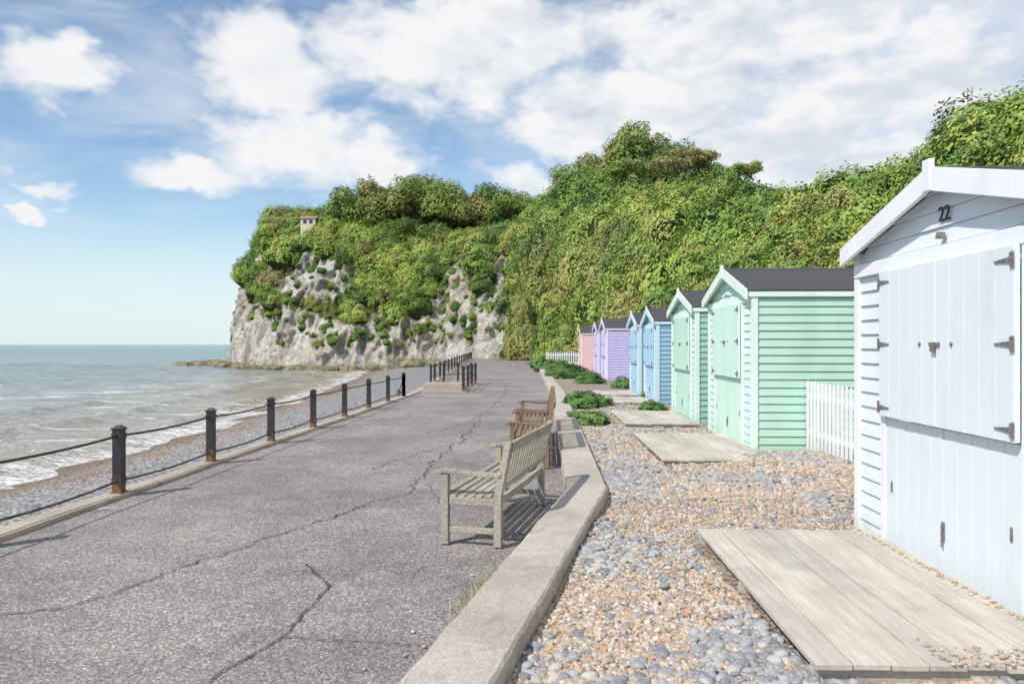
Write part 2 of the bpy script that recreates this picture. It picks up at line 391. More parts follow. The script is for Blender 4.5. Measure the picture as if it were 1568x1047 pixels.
# ------------------------------------------------------------ hill + headland loft
CS=[((-34,165,-2),(-30,160,20),(-20,175,22),1.5),
    ((-46,120,-2),(-41,124,22.0),(-34,137,24),1.3),
    ((-30.7,101,-2),(-30.5,112,19.2),(-27,137,25),1.5),
    ((-19.6,99,-2),(-20,112,17.6),(-17,137,25),1.5),
    ((-11.8,99,-1.2),(-9.4,108,15.2),(-5,130,22),1.6),
    ((-1.2,84,-.2),(1.8,93,15.6),(10,118,22),1.6),
    ((3.4,74,.0),(6.4,83,18.4),(20,104,23),1.3),
    ((7,60,.2),(12,73,16.2),(27,90,20),1.15),
    ((8.8,48,.4),(17,62,13.2),(32,75,17),1.05),
    ((9.2,38,.6),(17.8,50,10.1),(35,62,13),1.0),
    ((9.4,28,.6),(18,40,9.4),(38,50,12),1.0),
    ((9.6,18,.6),(18.2,31.5,8.7),(40,40,11.5),1.0),
    ((9.6,8,.6),(17.4,25,9.2),(40,28,12),1.0),
    ((10,-3,.6),(19,14,9.2),(40,12,12),1.0),
    ((11,-16,.6),(21,2,8.8),(42,-5,12),1.0)]
A=np.array([[*c[0],*c[1],*c[2],c[3]] for c in CS],float)
def col_at(s):
    n=len(A)-1; i=int(min(max(math.floor(s),0),n-1)); u=s-i
    p0=A[max(i-1,0)];p1=A[i];p2=A[i+1];p3=A[min(i+2,n)]
    cr=.5*((2*p1)+(-p0+p2)*u+(2*p0-5*p1+4*p2-p3)*u*u+(-p0+3*p1-3*p2+p3)*u**3)
    return .6*cr+.4*(p1*(1-u)+p2*u)
def tmax_chalk(s): return float(np.interp(s,[0,1,1.2,1.5,1.8,2.5,3.4,3.8,4.05,4.2,4.45,4.6,4.7,4.95,5.2,5.45],[.6,.6,.52,.44,.40,.38,.38,.42,.66,.90,.92,.56,.80,.82,.46,-.2]))
def hill(s,t):
    c=col_at(s); Fp=c[0:3];T=c[3:6];Bk=c[6:9];pw=c[9]
    if t<=1:
        h=t**pw
        P=np.array([Fp[0]+(T[0]-Fp[0])*h,Fp[1]+(T[1]-Fp[1])*h,Fp[2]+(T[2]-Fp[2])*t])
    else:
        u=min(t-1,1); P=T+(Bk-T)*u
    o=T-Fp; o=np.array([o[0],o[1],0]); o/=np.linalg.norm(o)+1e-9
    pv=Vector(P)
    n1=mn.noise(pv*.45+Vector((0,0,9)))
    tm=tmax_chalk(s)+.16*n1+.08*mn.noise(pv*1.1)
    ck=1/(1+math.exp(-max(-30,min(30,(tm-t)*30)))) if s<5.5 else 0
    e=((s-2.22)/.66)**2+((t-.64-.10*(2.25-s))/.17)**2+1.2*n1+.6*mn.noise(pv*1.1)
    ck=max(ck,1/(1+math.exp(max(-30,min(30,(e-1)*6)))))
    face=min(1,t*6)*(1 if t<=.92 else max(0,(1.05-t)/.13))
    butt=0
    q=Vector((P[0]*.24,P[1]*.24,P[2]*.05)); 
    butt+=1.8*(abs(mn.noise(q))*2-.5)
    q=Vector((P[0]*.8,P[1]*.8,P[2]*.25+4)); butt+=.8*(abs(mn.noise(q))*2-.4)
    q=Vector((P[0]*1.7,P[1]*1.7,P[2]*1.4)); butt+=.4*mn.noise(q)
    if s<5.6: P=P+o*butt*face*(1.0 if ck>.5 else .8)
    else:
        f2=min(1,t*4)
        P=P+o*f2*(2.0*mn.noise(pv*.12)+1.2*mn.noise(pv*.3))*(1 if t<1 else .3)
        P[2]+=f2*.5*mn.noise(pv*.2+Vector((5,5,5)))
    if t<.25:
        P=P+o*1.6*math.exp(-((s-2.93)/.035)**2-((t-.2)/.05)**2)
    return P,ck,o
S=np.concatenate([np.linspace(0,5.6,400),np.linspace(5.62,14,190)]); Tn=np.concatenate([np.linspace(0,1,80),np.linspace(1.03,2,22)])
V=[];CK=[]
for s in S:
    for t_ in Tn:
        P_,ck,_=hill(s,t_); V.append(P_); CK.append(ck)
    P_=V[-1]; V.append((P_[0]*1+ (60 if s>5 else 10),P_[1]+90,P_[2]-2)); CK.append(0)
nt=len(Tn)+1; F=[(i*nt+k,i*nt+k+1,(i+1)*nt+k+1,(i+1)*nt+k)[::-1] for i in range(len(S)-1) for k in range(nt-1)]
hl=mesh_obj('chalk_headland_and_hillside',V,F,[M_hill],smooth=True)
a=hl.data.attributes.new('chalk','FLOAT','POINT'); a.data.foreach_set('value',np.array(CK,dtype=np.float32))

# ------------------------------------------------------------ leaves
def leaf_quads(c,n,size,aspect=.62):
    N=len(c); r=rng.normal(size=(N,3)); u=np.cross(n,r); u/=np.linalg.norm(u,axis=1)[:,None]+1e-9
    v=np.cross(n,u); v/=np.linalg.norm(v,axis=1)[:,None]+1e-9
    s=(size*rng.uniform(.65,1.35,N))[:,None]
    V=np.stack([c-u*s,c+v*s*aspect*.7-n*s*.1,c+u*s,c-v*s*aspect*.7-n*s*.1],1).reshape(-1,3)
    F=np.arange(4*N).reshape(-1,4)
    return V,F
def lump(d,seed,amp=.3,fr=1.9): return 1+amp*mn.noise(Vector(d)*fr+Vector((seed,seed*.7,0)))*1.6+amp*.5*mn.noise(Vector(d)*fr*2.5+Vector((seed,0,3)))
def bush_mesh(name,nleaf,size,seed,mat,flat=.85,zmin=-.35):
    d=rng.normal(size=(nleaf*2,3)); d/=np.linalg.norm(d,axis=1)[:,None]; d=d[d[:,2]>zmin][:nleaf]
    r=np.array([lump(x,seed,.30) for x in d])*rng.uniform(.85,1.05,len(d))
    c=d*r[:,None]; c[:,2]*=flat
    n=d*1.35+rng.normal(size=d.shape)*.34+np.array([0,0,.22]); n/=np.linalg.norm(n,axis=1)[:,None]
    V,F=leaf_quads(c,n,size); V=list(map(tuple,V)); F=list(map(tuple,F)); M=[0]*len(F)
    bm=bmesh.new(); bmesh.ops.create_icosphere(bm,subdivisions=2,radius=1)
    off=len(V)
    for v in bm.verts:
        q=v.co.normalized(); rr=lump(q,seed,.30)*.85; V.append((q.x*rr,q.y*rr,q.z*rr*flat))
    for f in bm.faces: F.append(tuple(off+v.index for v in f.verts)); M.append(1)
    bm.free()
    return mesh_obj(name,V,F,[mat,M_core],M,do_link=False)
def inst_system(name,pts,rots,scls,sources):
    coll=bpy.data.collections.new(name+'_sources')
    for o in sources: coll.objects.link(o)
    me=bpy.data.meshes.new(name); me.vertices.add(len(pts)); me.vertices.foreach_set('co',np.array(pts,dtype=np.float32).reshape(-1))
    for nm,arr in (('rot',rots),('scl',scls)):
        a=me.attributes.new(nm,'FLOAT_VECTOR','POINT'); a.data.foreach_set('vector',np.array(arr,dtype=np.float32).reshape(-1))
    ob=bpy.data.objects.new(name,me); link(ob)
    ng=bpy.data.node_groups.new(name,'GeometryNodeTree')
    ng.interface.new_socket('Geometry',in_out='INPUT',socket_type='NodeSocketGeometry'); ng.interface.new_socket('Geometry',in_out='OUTPUT',socket_type='NodeSocketGeometry')
    N=ng.nodes; L=ng.links; gi=N.new('NodeGroupInput'); go=N.new('NodeGroupOutput')
    ci=N.new('GeometryNodeCollectionInfo'); ci.inputs['Collection'].default_value=coll; ci.inputs['Separate Children'].default_value=True; ci.inputs['Reset Children'].default_value=True
    ip=N.new('GeometryNodeInstanceOnPoints'); ip.inputs['Pick Instance'].default_value=True
    L.new(gi.outputs[0],ip.inputs['Points']); L.new(ci.outputs[0],ip.inputs['Instance'])
    for nm,sock in (('rot','Rotation'),('scl','Scale')):
        na=N.new('GeometryNodeInputNamedAttribute'); na.data_type='FLOAT_VECTOR'; na.inputs['Name'].default_value=nm; L.new(na.outputs['Attribute'],ip.inputs[sock])
    L.new(ip.outputs[0],go.inputs[0])
    md=ob.modifiers.new('instances','NODES'); md.node_group=ng
    return ob
bushes=[bush_mesh('bush_a',2600,.058,1.3,M_leaf),bush_mesh('bush_b',2600,.062,5.1,M_leaf,.85),bush_mesh('bush_c',2300,.066,9.7,M_leaf,1.0),bush_mesh('ivy_d',2300,.056,14.2,M_leaf,1.15)]
pts=[];rots=[];scls=[]
def place(s,t_,r,sink=.05,zst=1.0,force=False,prob=.5):
    P_,ck,o=hill(s,t_)
    if ck>.30 and not force: return
    if s<5.5 and ck>.08 and random.random()<prob: return
    if 4.8<P_[0]<10.5 and 32<P_[1]<43.5 and P_[2]<4.6: return   # keep the brick landing clear
    if -34<P_[0]<-28.5 and P_[1]<113 and P_[2]>17.5: r=min(r,.7)
    pts.append(P_+o*r*.1-np.array([0,0,r*sink])); rots.append((random.uniform(-.3,.3),random.uniform(-.3,.3),random.uniform(0,6.28)))
    k=random.uniform(.85,1.25); scls.append((r*k,r*random.uniform(.85,1.2),r*random.uniform(.8,1.2)*zst))
R=random.random
for i in range(1000): place(random.uniform(.2,5.5),random.uniform(.05,1.05),.6+1.7*R()**2)
for i in range(330): place(random.uniform(1,5.2),random.uniform(.18,.85),random.uniform(.25,.75),force=True,prob=.1)
for i in range(110): place(random.uniform(1.6,5.6),random.uniform(.66,1.25),random.uniform(1.8,2.9),sink=.2)
for i in range(450): place(random.uniform(.6,6.5),1+R()**1.5*.9,random.uniform(1.3,2.4))
for i in range(560): place(random.uniform(5.3,8.6),random.uniform(.0,1.03),.9+1.6*R()**1.6,zst=1.0+.5*R())
for i in range(110): place(random.uniform(5.4,9.5),random.uniform(.3,1.02),random.uniform(1.8,2.6),sink=.15)
for i in range(1050): place(random.uniform(8.4,13.2),random.uniform(-.0,1.05),.6+1.35*R()**1.8)
for i in range(260): place(random.uniform(6.5,13.2),1+R()*.6,random.uniform(.8,1.4))
inst_system('hillside_foliage',pts,rots,scls,bushes)

# ------------------------------------------------------------ trees
def tree_mesh(name,H,R,seed,nl=9000,leaf=.22,lean=(0,0),crown0=.35,nb=16,flat=.9,gap=1.0):
    rs=np.random.default_rng(seed); b=B()
    def br(p,q,r0,r1,n=5):
        pp=[];rr=[]
        for i in range(n+1):
            u=i/n; w=Vector(p).lerp(Vector(q),u); j=.06*(Vector(q)-Vector(p)).length*math.sin(u*math.pi)
            w+=Vector(rs.normal(size=3))*j*.5; pp.append(w); rr.append(r0+(r1-r0)*u)
        b.tube(pp,rr,1,6)
    top=Vector((lean[0],lean[1],H*.62)); r0=H*.035
    fork=Vector((lean[0]*.4,lean[1]*.4,H*.3)); br((0,0,-1),fork,r0*1.3,r0,4); br(fork,top,r0*.9,r0*.3)
    cs=[]
    for k in range(nb):
        a=2*math.pi*(k/nb)*2.4+rs.uniform(-.4,.4); rad=R*math.sqrt(rs.uniform(.02,1))*.78
        zz=H*(crown0+.13+(1-crown0-.2)*rs.uniform(.1,1)*math.sqrt(max(.05,1-(rad/R)**2*.85)))
        c=Vector((lean[0]*zz/H+math.cos(a)*rad,lean[1]*zz/H+math.sin(a)*rad,zz)); rb=R*rs.uniform(.25,.44)*gap; cs.append((c,rb))
        st=fork.lerp(top,rs.uniform(0,.9)); br(st,c,r0*.4,r0*.08,4)
    w=np.array([x[1]**2 for x in cs]); w/=w.sum()
    for (c,rb),ww in zip(cs,w):
        n=int(nl*ww); d=rs.normal(size=(n,3)); d/=np.linalg.norm(d,axis=1)[:,None]; d=d[(d[:,2]>-.55)]
        sd=rs.uniform(0,50); r=np.array([lump(x,sd,.35,2.2) for x in d])*rb*rs.uniform(.8,1.05,len(d))
        p_=d*r[:,None]; p_[:,2]*=flat; p_+=np.array(c)
        nn=d*1.3+rs.normal(size=d.shape)*.36+np.array([0,0,.3]); nn/=np.linalg.norm(nn,axis=1)[:,None]
        v,f=leaf_quads(p_,nn,leaf); b.add(v.tolist(),f.tolist(),0)
    me=bpy.data.meshes.new(name); me.from_pydata(b.v,[],b.f); me.materials.append(M_tree); me.materials.append(M_bark)
    me.polygons.foreach_set('material_index',np.array(b.m,dtype=np.int32)); me.update(); return me
tA=tree_mesh('tree_a',9,4.6,1,10000,.22); tB=tree_mesh('tree_b',8,5,2,10000,.22,nb=20); tC=tree_mesh('tree_c',8.5,4.2,3,9000,.24,(1,0),.3)
tW=tree_mesh('windswept',6.5,4.2,4,6500,.17,(2.2,-.5),.5,15,.5,.8)
def tree(me,loc,sc,rz,name='broadleaf_tree'):
    o=bpy.data.objects.new(name,me); o.location=loc; o.scale=(sc,sc,sc*random.uniform(.9,1.1)); o.rotation_euler=(0,0,rz); link(o)
ms=[tA,tB,tC]
for i,(x,y,z,s) in enumerate([(-26.5,117,17.2,.8),(-24,115,17,1.0),(-19.5,116,17.6,1.2),(-15,117,17.2,1.15),(-11,117,16.8,1.1),(-7,119,17,1.15),(-3.5,119,17.6,1.05),(-.5,117,18.0,.9),(-21,124,19.0,1.15),(-14,125,18.6,1.2),(-17,112,15.5,.7),(-12,111,14.5,.65),
      (3.5,100,17.5,.5),(8.0,88,17.8,.68),(11,85,17.7,.82),(13.5,82,17.4,.84),(15.8,80,17,.74),(17.8,82,16.8,.65)]):
    tree(ms[i%3],(x,y,z),s,random.uniform(0,6.28))
for x,y,z,s,r in [(15.2,71,15.2,.80,0),(17.8,73,15.0,.75,.5),(12.5,73,15.6,.7,2.5)]: tree(tW,(x,y,z),s,r,'windswept_tree')
tree(tW,(18.6,59,13.6,),.42,1.0,'windswept_tree')
# ------------------------------------------------------------ shrubs on shingle
shr=[bush_mesh('shrub_src%d'%k,1500,.10,20+k*3.3,M_shrub,.8,-.1).data for k in range(3)]
for i,(x,y,r) in enumerate([(1.52,14.6,.36),(1.72,18.3,.46),(2.2,18.9,.35),(3.35,17.6,.30),(3.1,29.5,.5),(2.3,34,.7),(2.6,38,.75),(3.4,33,.45),(1.9,46,.6),(2.6,44,.85),(1.3,15.4,.2),(3.3,40,.65),(2.3,53,1.0),(3.6,56,1.2),(2.0,58,.6),(4.4,53,1.0),(4,21.2,.3),(4.1,26.5,.5)]):
    o=bpy.data.objects.new('beach_shrub',shr[i%3]); o.location=(x,y,zs(x,y)+r*.12); o.scale=(r*1.1,r*1.1,r*.75); o.rotation_euler=(0,0,i*1.7); link(o)
g=B()
def tuft(x,y,n,h,z=.0):
    for i in range(n):
        a=random.uniform(0,6.28); l=random.uniform(.4,1)*h; bx=x+random.gauss(0,.05); by=y+random.gauss(0,.1); dx,dy=math.cos(a)*l*.5,math.sin(a)*l*.5; w=.003
        g.add([(bx-w,by,z),(bx+w,by,z),(bx+dx*.4+w*.8,by+dy*.4,z+l*.6),(bx+dx*.4-w*.8,by+dy*.4,z+l*.6),(bx+dx,by+dy,z+l*.85)],[(0,1,2,3),(3,2,4)])
for q in range(9):
    y=4.55+q*.11; tuft(wall_l(y)-.07,y,40,.16)
for q in range(7): y=5.9+q*.5; tuft(wall_l(y)-.03,y,10,.06)
tuft(wall_l(3.6)+.47,3.6,20,.07,.12); tuft(1.38,5.2,14,.06,.14)
M_gr,t,p=material('dry_grass'); setp(t,p,t.mix(t.new('ShaderNodeNewGeometry').outputs['Random Per Island'],(.15,.2,.05),(.5,.40,.18)),.7)
g.obj('grass_tufts',[M_gr])

# ------------------------------------------------------------ pebbles
def pebble(name,mat,seed,sub=2):
    bm=bmesh.new(); bmesh.ops.create_icosphere(bm,subdivisions=sub,radius=1)
    for v in bm.verts: v.co*=1+.22*mn.noise(v.co*1.1+Vector((seed,0,0)))+.08*mn.noise(v.co*3+Vector((seed,4,0)))
    me=bpy.data.meshes.new(name); bm.to_mesh(me); bm.free(); me.materials.append(mat)
    me.polygons.foreach_set('use_smooth',np.ones(len(me.polygons),dtype=bool)); return bpy.data.objects.new(name,me)
src=[pebble('pebble_a%d'%k,M_peb,k*7) for k in range(3)]
srcg=[pebble('flint_%d'%k,M_pebg,k*5+2) for k in range(3)]
def scatter(name,n,ylo,yhi,rlo,rhi,sources,xmax=4.6,keep=None):
    P_=[];R_=[];S_=[]
    while len(P_)<n:
        u=random.random(); y=1/((1-u)/ylo+u/yhi)
        w=wall_l(y)+.41; x=random.uniform(w-.0,xmax)
        if x>y*.72+.3: continue
        if 1.42<x<2.9 and 3.42<y<5.9: continue
        if x>2.9 and 3.5<y<6.2: continue
        if keep and not keep(x,y): continue
        r=rlo+(rhi-rlo)*random.random()**2
        if x<w+r*.8: continue
        P_.append((x,y,zs(x,y)+r*random.uniform(-.1,.4))); R_.append((random.uniform(-.4,.4),random.uniform(-.4,.4),random.uniform(0,6.28)))
        S_.append((r*random.uniform(.9,1.4),r*random.uniform(.7,1.05),r*random.uniform(.45,.75)))
    inst_system(name,P_,R_,S_,sources)
scatter('shingle_pebbles',42000,2.3,8,.007,.019,src)
scatter('shingle_pebbles',30000,7.5,20,.012,.026,src)
def kg(x,y):
    v=mn.noise(Vector((x*1.1,y*.8,3)))+.35*mn.noise(Vector((x*4,y*4,3)))+ .35*math.exp(-((x-(wall_l(y)+.41))/.4)) 
    return random.random()<min(1,max(.05,.15+v*1.8))
scatter('flint_pebbles',5000,2.3,9,.014,.044,srcg,keep=kg)
scatter('flint_pebbles',5000,8,22,.02,.045,srcg,keep=kg)
P_=[];R_=[];S_=[]
for i in range(420):
    k=i%3
    if k==0: x=random.uniform(2.0,2.78); y=3.38+abs(random.gauss(0,.13)); z=.232
    elif k==1: y=random.uniform(3.5,6.0); x=2.76-abs(random.gauss(0,.03)); z=.232
    else: y=random.uniform(2.6,12); x=wall_l(y)-abs(random.gauss(0,.25))-.02; z=.012
    r=random.uniform(.005,.013); P_.append((x,y,z)); R_.append((0,0,random.uniform(0,6))); S_.append((r*1.2,r,r*.6))
inst_system('stray_pebbles',P_,R_,S_,src)

# ------------------------------------------------------------ beach huts
def hut(X0,Yc,hw,depth,ze,za,front,side,trim,doorw=.78,zb=.15,number=None,board=.115,eo=.09):
    e=empty('beach_hut',(X0,Yc,zb),-.032); ze-=zb; za-=zb
    zr=ze+eo; L=hw+.06; sl=(za-zr)/L
    roof_z=lambda y: za-abs(y)*sl
    b=B(); b.ext([(-hw+.02,0),(hw-.02,0),(hw-.02,roof_z(hw)-.05),(0,za-.05),(-hw+.02,roof_z(hw)-.05)],'x',.02,depth-.02)
    b.obj('body',[side],e)
    f=B(); sd=B(); z=.02
    while z<za-.06:
        z1=min(z+board-.004,za-.06)
        yb=min(hw,(za-.05-z)/sl); yt=min(hw,(za-.05-z1)/sl)
        if yt>.02:
            f.hexa((-.022,-yb,z),(.025,-yb,z),(.025,yb,z),(-.022,yb,z),(-.004,-yt,z1),(.025,-yt,z1),(.025,yt,z1),(-.004,yt,z1))
            f.hexa((depth-.02,-yb,z),(depth+.02,-yb,z),(depth+.02,yb,z),(depth-.02,yb,z),(depth-.02,-yt,z1),(depth+.004,-yt,z1),(depth+.004,yt,z1),(depth-.02,yt,z1))
        if z1<roof_z(hw)+.02:
            for sg in (-1,1):
                sd.hexa((.03,sg*(hw-.022),z),(depth-.02,sg*(hw-.022),z),(depth-.02,sg*(hw+.022),z),(.03,sg*(hw+.022),z),(.03,sg*(hw-.022),z1),(depth-.02,sg*(hw-.022),z1),(depth-.02,sg*(hw+.003),z1),(.03,sg*(hw+.003),z1))
        z+=board
    f.obj('front_weatherboards',[front],e); sd.obj('side_weatherboards',[side],e)
    tr=B(); zc=roof_z(hw)-.04
    for sg in (-1,1):
        tr.box(-.04,.05,min(sg*(hw-.045),sg*(hw+.035)),max(sg*(hw-.045),sg*(hw+.035)),-.02,zc)
    dw=doorw; dt=ze-.06
    tr.box(-.045,.0,-dw-.075,-dw-.003,0,dt); tr.box(-.045,.0,dw+.003,dw+.075,0,dt)
    tr.box(-.05,.0,-hw-.02,hw+.02,ze-.058,ze+.045)
    tr.box(-.05,.05,-dw,dw,-.04,.04)
    oh=.11
    for sg in (-1,1):
        y1=sg*(L+.02)
        tr.hexa((-oh-.03,0,za-.125),(-oh,0,za-.125),(-oh,y1,roof_z(L+.02)-.115),(-oh-.03,y1,roof_z(L+.02)-.115),(-oh-.03,0,za+.03),(-oh,0,za+.03),(-oh,y1,roof_z(L+.02)+.03),(-oh-.03,y1,roof_z(L+.02)+.03))
        tr.box(-oh,depth+.05,min(sg*(L-.03),sg*(L-.005)),max(sg*(L-.03),sg*(L-.005)),roof_z(L)-.08,roof_z(L)-.005)
        yl=sg*(L-.032)
        tr.hexa((-oh+.001,0,za-.035),(.0,0,za-.035),(.0,yl,roof_z(yl)-.035),(-oh+.001,yl,roof_z(yl)-.035),(-oh+.001,0,za-.004),(.0,0,za-.004),(.0,yl,roof_z(yl)-.004),(-oh+.001,yl,roof_z(yl)-.004))
    tr.box(-oh-.04,-oh-.003,-.045,.045,za-.13,za+.075)
    tr.obj('trim',[trim],e,bevel=.004)
    rf=B()
    for sg in (-1,1):
        y1=sg*L
        rf.hexa((-oh+.003,0,za-.0),(depth+.08,0,za-.0),(depth+.08,y1,roof_z(L)),(-oh+.003,y1,roof_z(L)),(-oh+.003,0,za+.02),(depth+.08,0,za+.02),(depth+.08,y1,roof_z(L)+.02),(-oh+.003,y1,roof_z(L)+.02))
        rf.hexa((-oh+.02,sg*.12,za+.021-sl*.12),(depth+.07,sg*.12,za+.021-sl*.12),(depth+.07,0,za+.026),(-oh+.02,0,za+.026),(-oh+.02,sg*.12,za+.025-sl*.12),(depth+.07,sg*.12,za+.025-sl*.12),(depth+.07,0,za+.03),(-oh+.02,0,za+.03))
    rf.obj('felt_roof',[M_felt],e)
    mid=ze*.47 
    d=B()
    def leaf(y0,y1,z0,z1,x0,x1,n):
        w=(y1-y0)/n
        for i in range(n): d.box(x0,x1,y0+i*w+.0025,y0+(i+1)*w-.0025,z0+random.uniform(0,.004),z1)
        d.box(x0+.006,x1+.002,y0,y1,z0+.004,z1-.004)
    leaf(-dw,-.005,.045,mid-.01,-.034,-.022,5); leaf(.005,dw,.045,mid-.01,-.034,-.022,5)
    leaf(-dw-.01,-.005,mid,dt-.0,-.088,-.055,5); leaf(.005,dw+.01,mid,dt-.0,-.088,-.055,5)
    d.obj('double_doors',[front],e,bevel=.003)
    h=B()
    def strap(y,z,sg,x=-.091):
        h.hexa((x-.005,y,z-.018),(x,y,z-.018),(x,y-sg*.15,z-.004),(x-.005,y-sg*.15,z-.004),(x-.005,y,z+.018),(x,y,z+.018),(x,y-sg*.15,z+.004),(x-.005,y-sg*.15,z+.004))
        h.box(x-.006,x,min(y+sg*.002,y+sg*.022),max(y+sg*.002,y+sg*.022),z-.045,z+.045); h.tube([(x-.008,y,z-.04),(x-.008,y,z+.04)],.006,0,6)
    for sg in (-1,1):
        for zz in (mid+.07,(mid+dt)/2,dt-.08): strap(sg*(dw-.005),zz,sg)
        h.tube([(-.096,sg*.19,(mid+dt)/2),(-.088,sg*.19,(mid+dt)/2)],.014,0,8)
        h.box(-.042,-.036,sg*(dw-.09)-.008,sg*(dw-.09)+.008,mid*.45,mid*.45+.08)
    h.box(-.10,-.089,-.06,.06,(mid+dt)/2-.012,(mid+dt)/2+.012); h.box(-.112,-.101,-.018,.024,(mid+dt)/2-.05,(mid+dt)/2+.006)
    h.box(-.045,-.0365,-.018,.01,.28,.40); h.tube([(-.05,-.005,.24),(-.05,-.005,.38)],.006,0,6)
    h.ext([(-.025,ze+.085),(.025,ze+.085),(.012,ze+.125),(-.012,ze+.125)],'x',-.075,-.03)
    h.obj('hinges_and_latches',[M_galv],e)
    if number:
        cu=bpy.data.curves.new('number','FONT'); cu.body=number; cu.size=.14; cu.extrude=.004; cu.align_x='CENTER'; cu.materials.append(M_dark)
        o=bpy.data.objects.new('number',cu); o.rotation_euler=(math.pi/2,0,-math.pi/2); o.location=(-.03,0,ze+.20); link(o,e)
    return e
def pc(n,c): return paint(n,c,.15)
P22=pc('pale_blue_paint',(.69,.745,.785)); T22=pc('white_trim_paint',(.80,.82,.84))
MNT=pc('mint_paint',(.60,.81,.70)); MNTs=pc('mint_side',(.45,.68,.56)); MNTt=pc('pale_mint_trim',(.72,.86,.79))  # mint, sea green, sky blue and lilac sides are darker than their fronts
GRN=pc('sea_green_paint',(.52,.74,.62)); GRNs=pc('sea_green_side',(.33,.53,.46))
BLU=pc('sky_blue_paint',(.40,.60,.74)); BLUs=pc('sky_blue_side',(.29,.48,.62)); BLUt=pc('pale_blue_trim',(.6,.74,.83))
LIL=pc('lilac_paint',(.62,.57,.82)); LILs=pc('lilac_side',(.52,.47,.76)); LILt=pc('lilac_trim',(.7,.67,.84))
PNK=pc('pink_paint',(.78,.54,.55)); PNKt=pc('pink_trim',(.82,.68,.68))
hut(2.83,4.79,1.30,2.4,2.30,2.82,P22,P22,T22,number='22',eo=.165)
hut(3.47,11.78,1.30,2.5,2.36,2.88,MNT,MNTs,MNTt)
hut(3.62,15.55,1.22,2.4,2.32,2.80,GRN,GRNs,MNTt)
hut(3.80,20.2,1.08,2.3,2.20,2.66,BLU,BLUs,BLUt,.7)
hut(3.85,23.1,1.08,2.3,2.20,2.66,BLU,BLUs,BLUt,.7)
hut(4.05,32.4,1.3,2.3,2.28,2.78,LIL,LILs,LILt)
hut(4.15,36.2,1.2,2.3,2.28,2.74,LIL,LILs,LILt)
hut(4.2,45.2,1.25,2.3,2.26,2.74,PNK,PNK,PNKt)

def deck(x0,x1,y0,y1,z,n,rz=-.032):
    b=B(); e=(x0,y0,z); w=(x1-x0)/n
    for i in range(n):
        j=random.uniform(-.004,.004); ya=random.uniform(-.012,.012)
        cut=random.uniform(.3,.7)*(y1-y0)
        b.box(i*w+.003,(i+1)*w-.003,ya,cut-.002,-.03+j,.0+j); b.box(i*w+.003,(i+1)*w-.003,cut+.002,y1-y0,-.03+j,.0+j)
    for yy in (.03,(y1-y0)/2,y1-y0-.1): b.box(.0,x1-x0,yy,yy+.05,-.13,-.036)
    o=b.obj('wooden_deck',[M_deck],None,bevel=.004); o.location=e; o.rotation_euler=(0,0,rz)
deck(1.40,2.80,3.42,5.92,.225,8)
deck(1.93,3.42,9.5,12.35,.225,8); deck(2.12,3.5,13.9,16.6,.215,8); deck(2.5,3.7,19.2,21.3,.2,6); deck(2.55,3.75,22.1,24.1,.2,6); deck(2.8,3.95,31,34,.2,6)
def fence(p0,p1,h,n):
    b=B(); L=math.dist(p0,p1)
    for i in range(n):
        x=i*L/n; w=.07; j=random.uniform(-.012,.012); b.ext([(x,0.03),(x+w,0.03),(x+w,h-.04+j),(x+w/2,h+j),(x,h-.04+j)],'y',-.022,-.002)
    for z in (.25,h-.25): b.box(0,L,0,.035,z,z+.08)
    for x in np.linspace(.05,L-.12,max(2,int(L/1.5)+1)): b.box(x,x+.08,.037,.115,-.1,h-.05)
    o=b.obj('picket_fence',[M_white],None,bevel=.004); o.location=(*p0,zs(*p0)+.0); o.rotation_euler=(0,0,math.atan2(p1[1]-p0[1],p1[0]-p0[0]))
fence((4.16,10.40),(4.02,6.25),1.0,32)
fence((2.3,50),(4.9,50),1.05,17)

# ------------------------------------------------------------ railings
def rail_run(name,P_,h=.74,rails=(.64,.14),w=.05,sag=.03,rr=.014):
    b=B()
    for (x,y,z) in P_:
        b.box(x-w,x+w,y-w,y+w,z,z+h-.03)
        b.box(x-w-.015,x+w+.015,y-w-.015,y+w+.015,z,z+.02)
        b.box(x-w-.012,x+w+.012,y-w-.012,y+w+.012,z+h-.03,z+h-.01)
        b.hexa((x-w,y-w,z+h-.01),(x+w,y-w,z+h-.01),(x+w,y+w,z+h-.01),(x-w,y+w,z+h-.01),(x-.02,y-.02,z+h+.02),(x+.02,y-.02,z+h+.02),(x+.02,y+.02,z+h+.02),(x-.02,y+.02,z+h+.02))
        for rz in rails: b.box(x-w-.008,x+w+.008,y-w-.004,y+w+.004,z+rz-.03,z+rz+.03)
    for p,q in zip(P_[:-1],P_[1:]):
        for rz in rails:
            sg=sag*random.uniform(.6,1.3)
            b.tube([(p[0]+(q[0]-p[0])*u,p[1]+(q[1]-p[1])*u,p[2]+(q[2]-p[2])*u+rz-sg*4*u*(1-u)) for u in np.linspace(0,1,9)],rr,0,8)
    return b.obj(name,[M_iron],None)
Rr=[(kerbX(8.26+2.2*k)+.02,8.26+2.2*k,.04) for k in range(-5,8)]
rail_run('promenade_railing',Rr)
y=Rr[-1][1]; rail_run('step_handrail',[Rr[-1],(Rr[-1][0]-.35,y+1.3,-.55)],h=.7)
st=B(); st.box(-3.15,-1.75,26.3,27.3,0,.30); st.box(-3.15,-1.75,27.31,28.0,0,.15); st.box(-3.3,-1.6,26.1,28.3,0,.03); st.obj('concrete_steps',[M_kerb],None,bevel=.01)
rail_run('step_railing',[(-1.72,26.2,0),(-1.66,27.9,0),(-1.6,29.6,0),(-1.55,31.4,0)],h=.9,rails=(.82,.45))
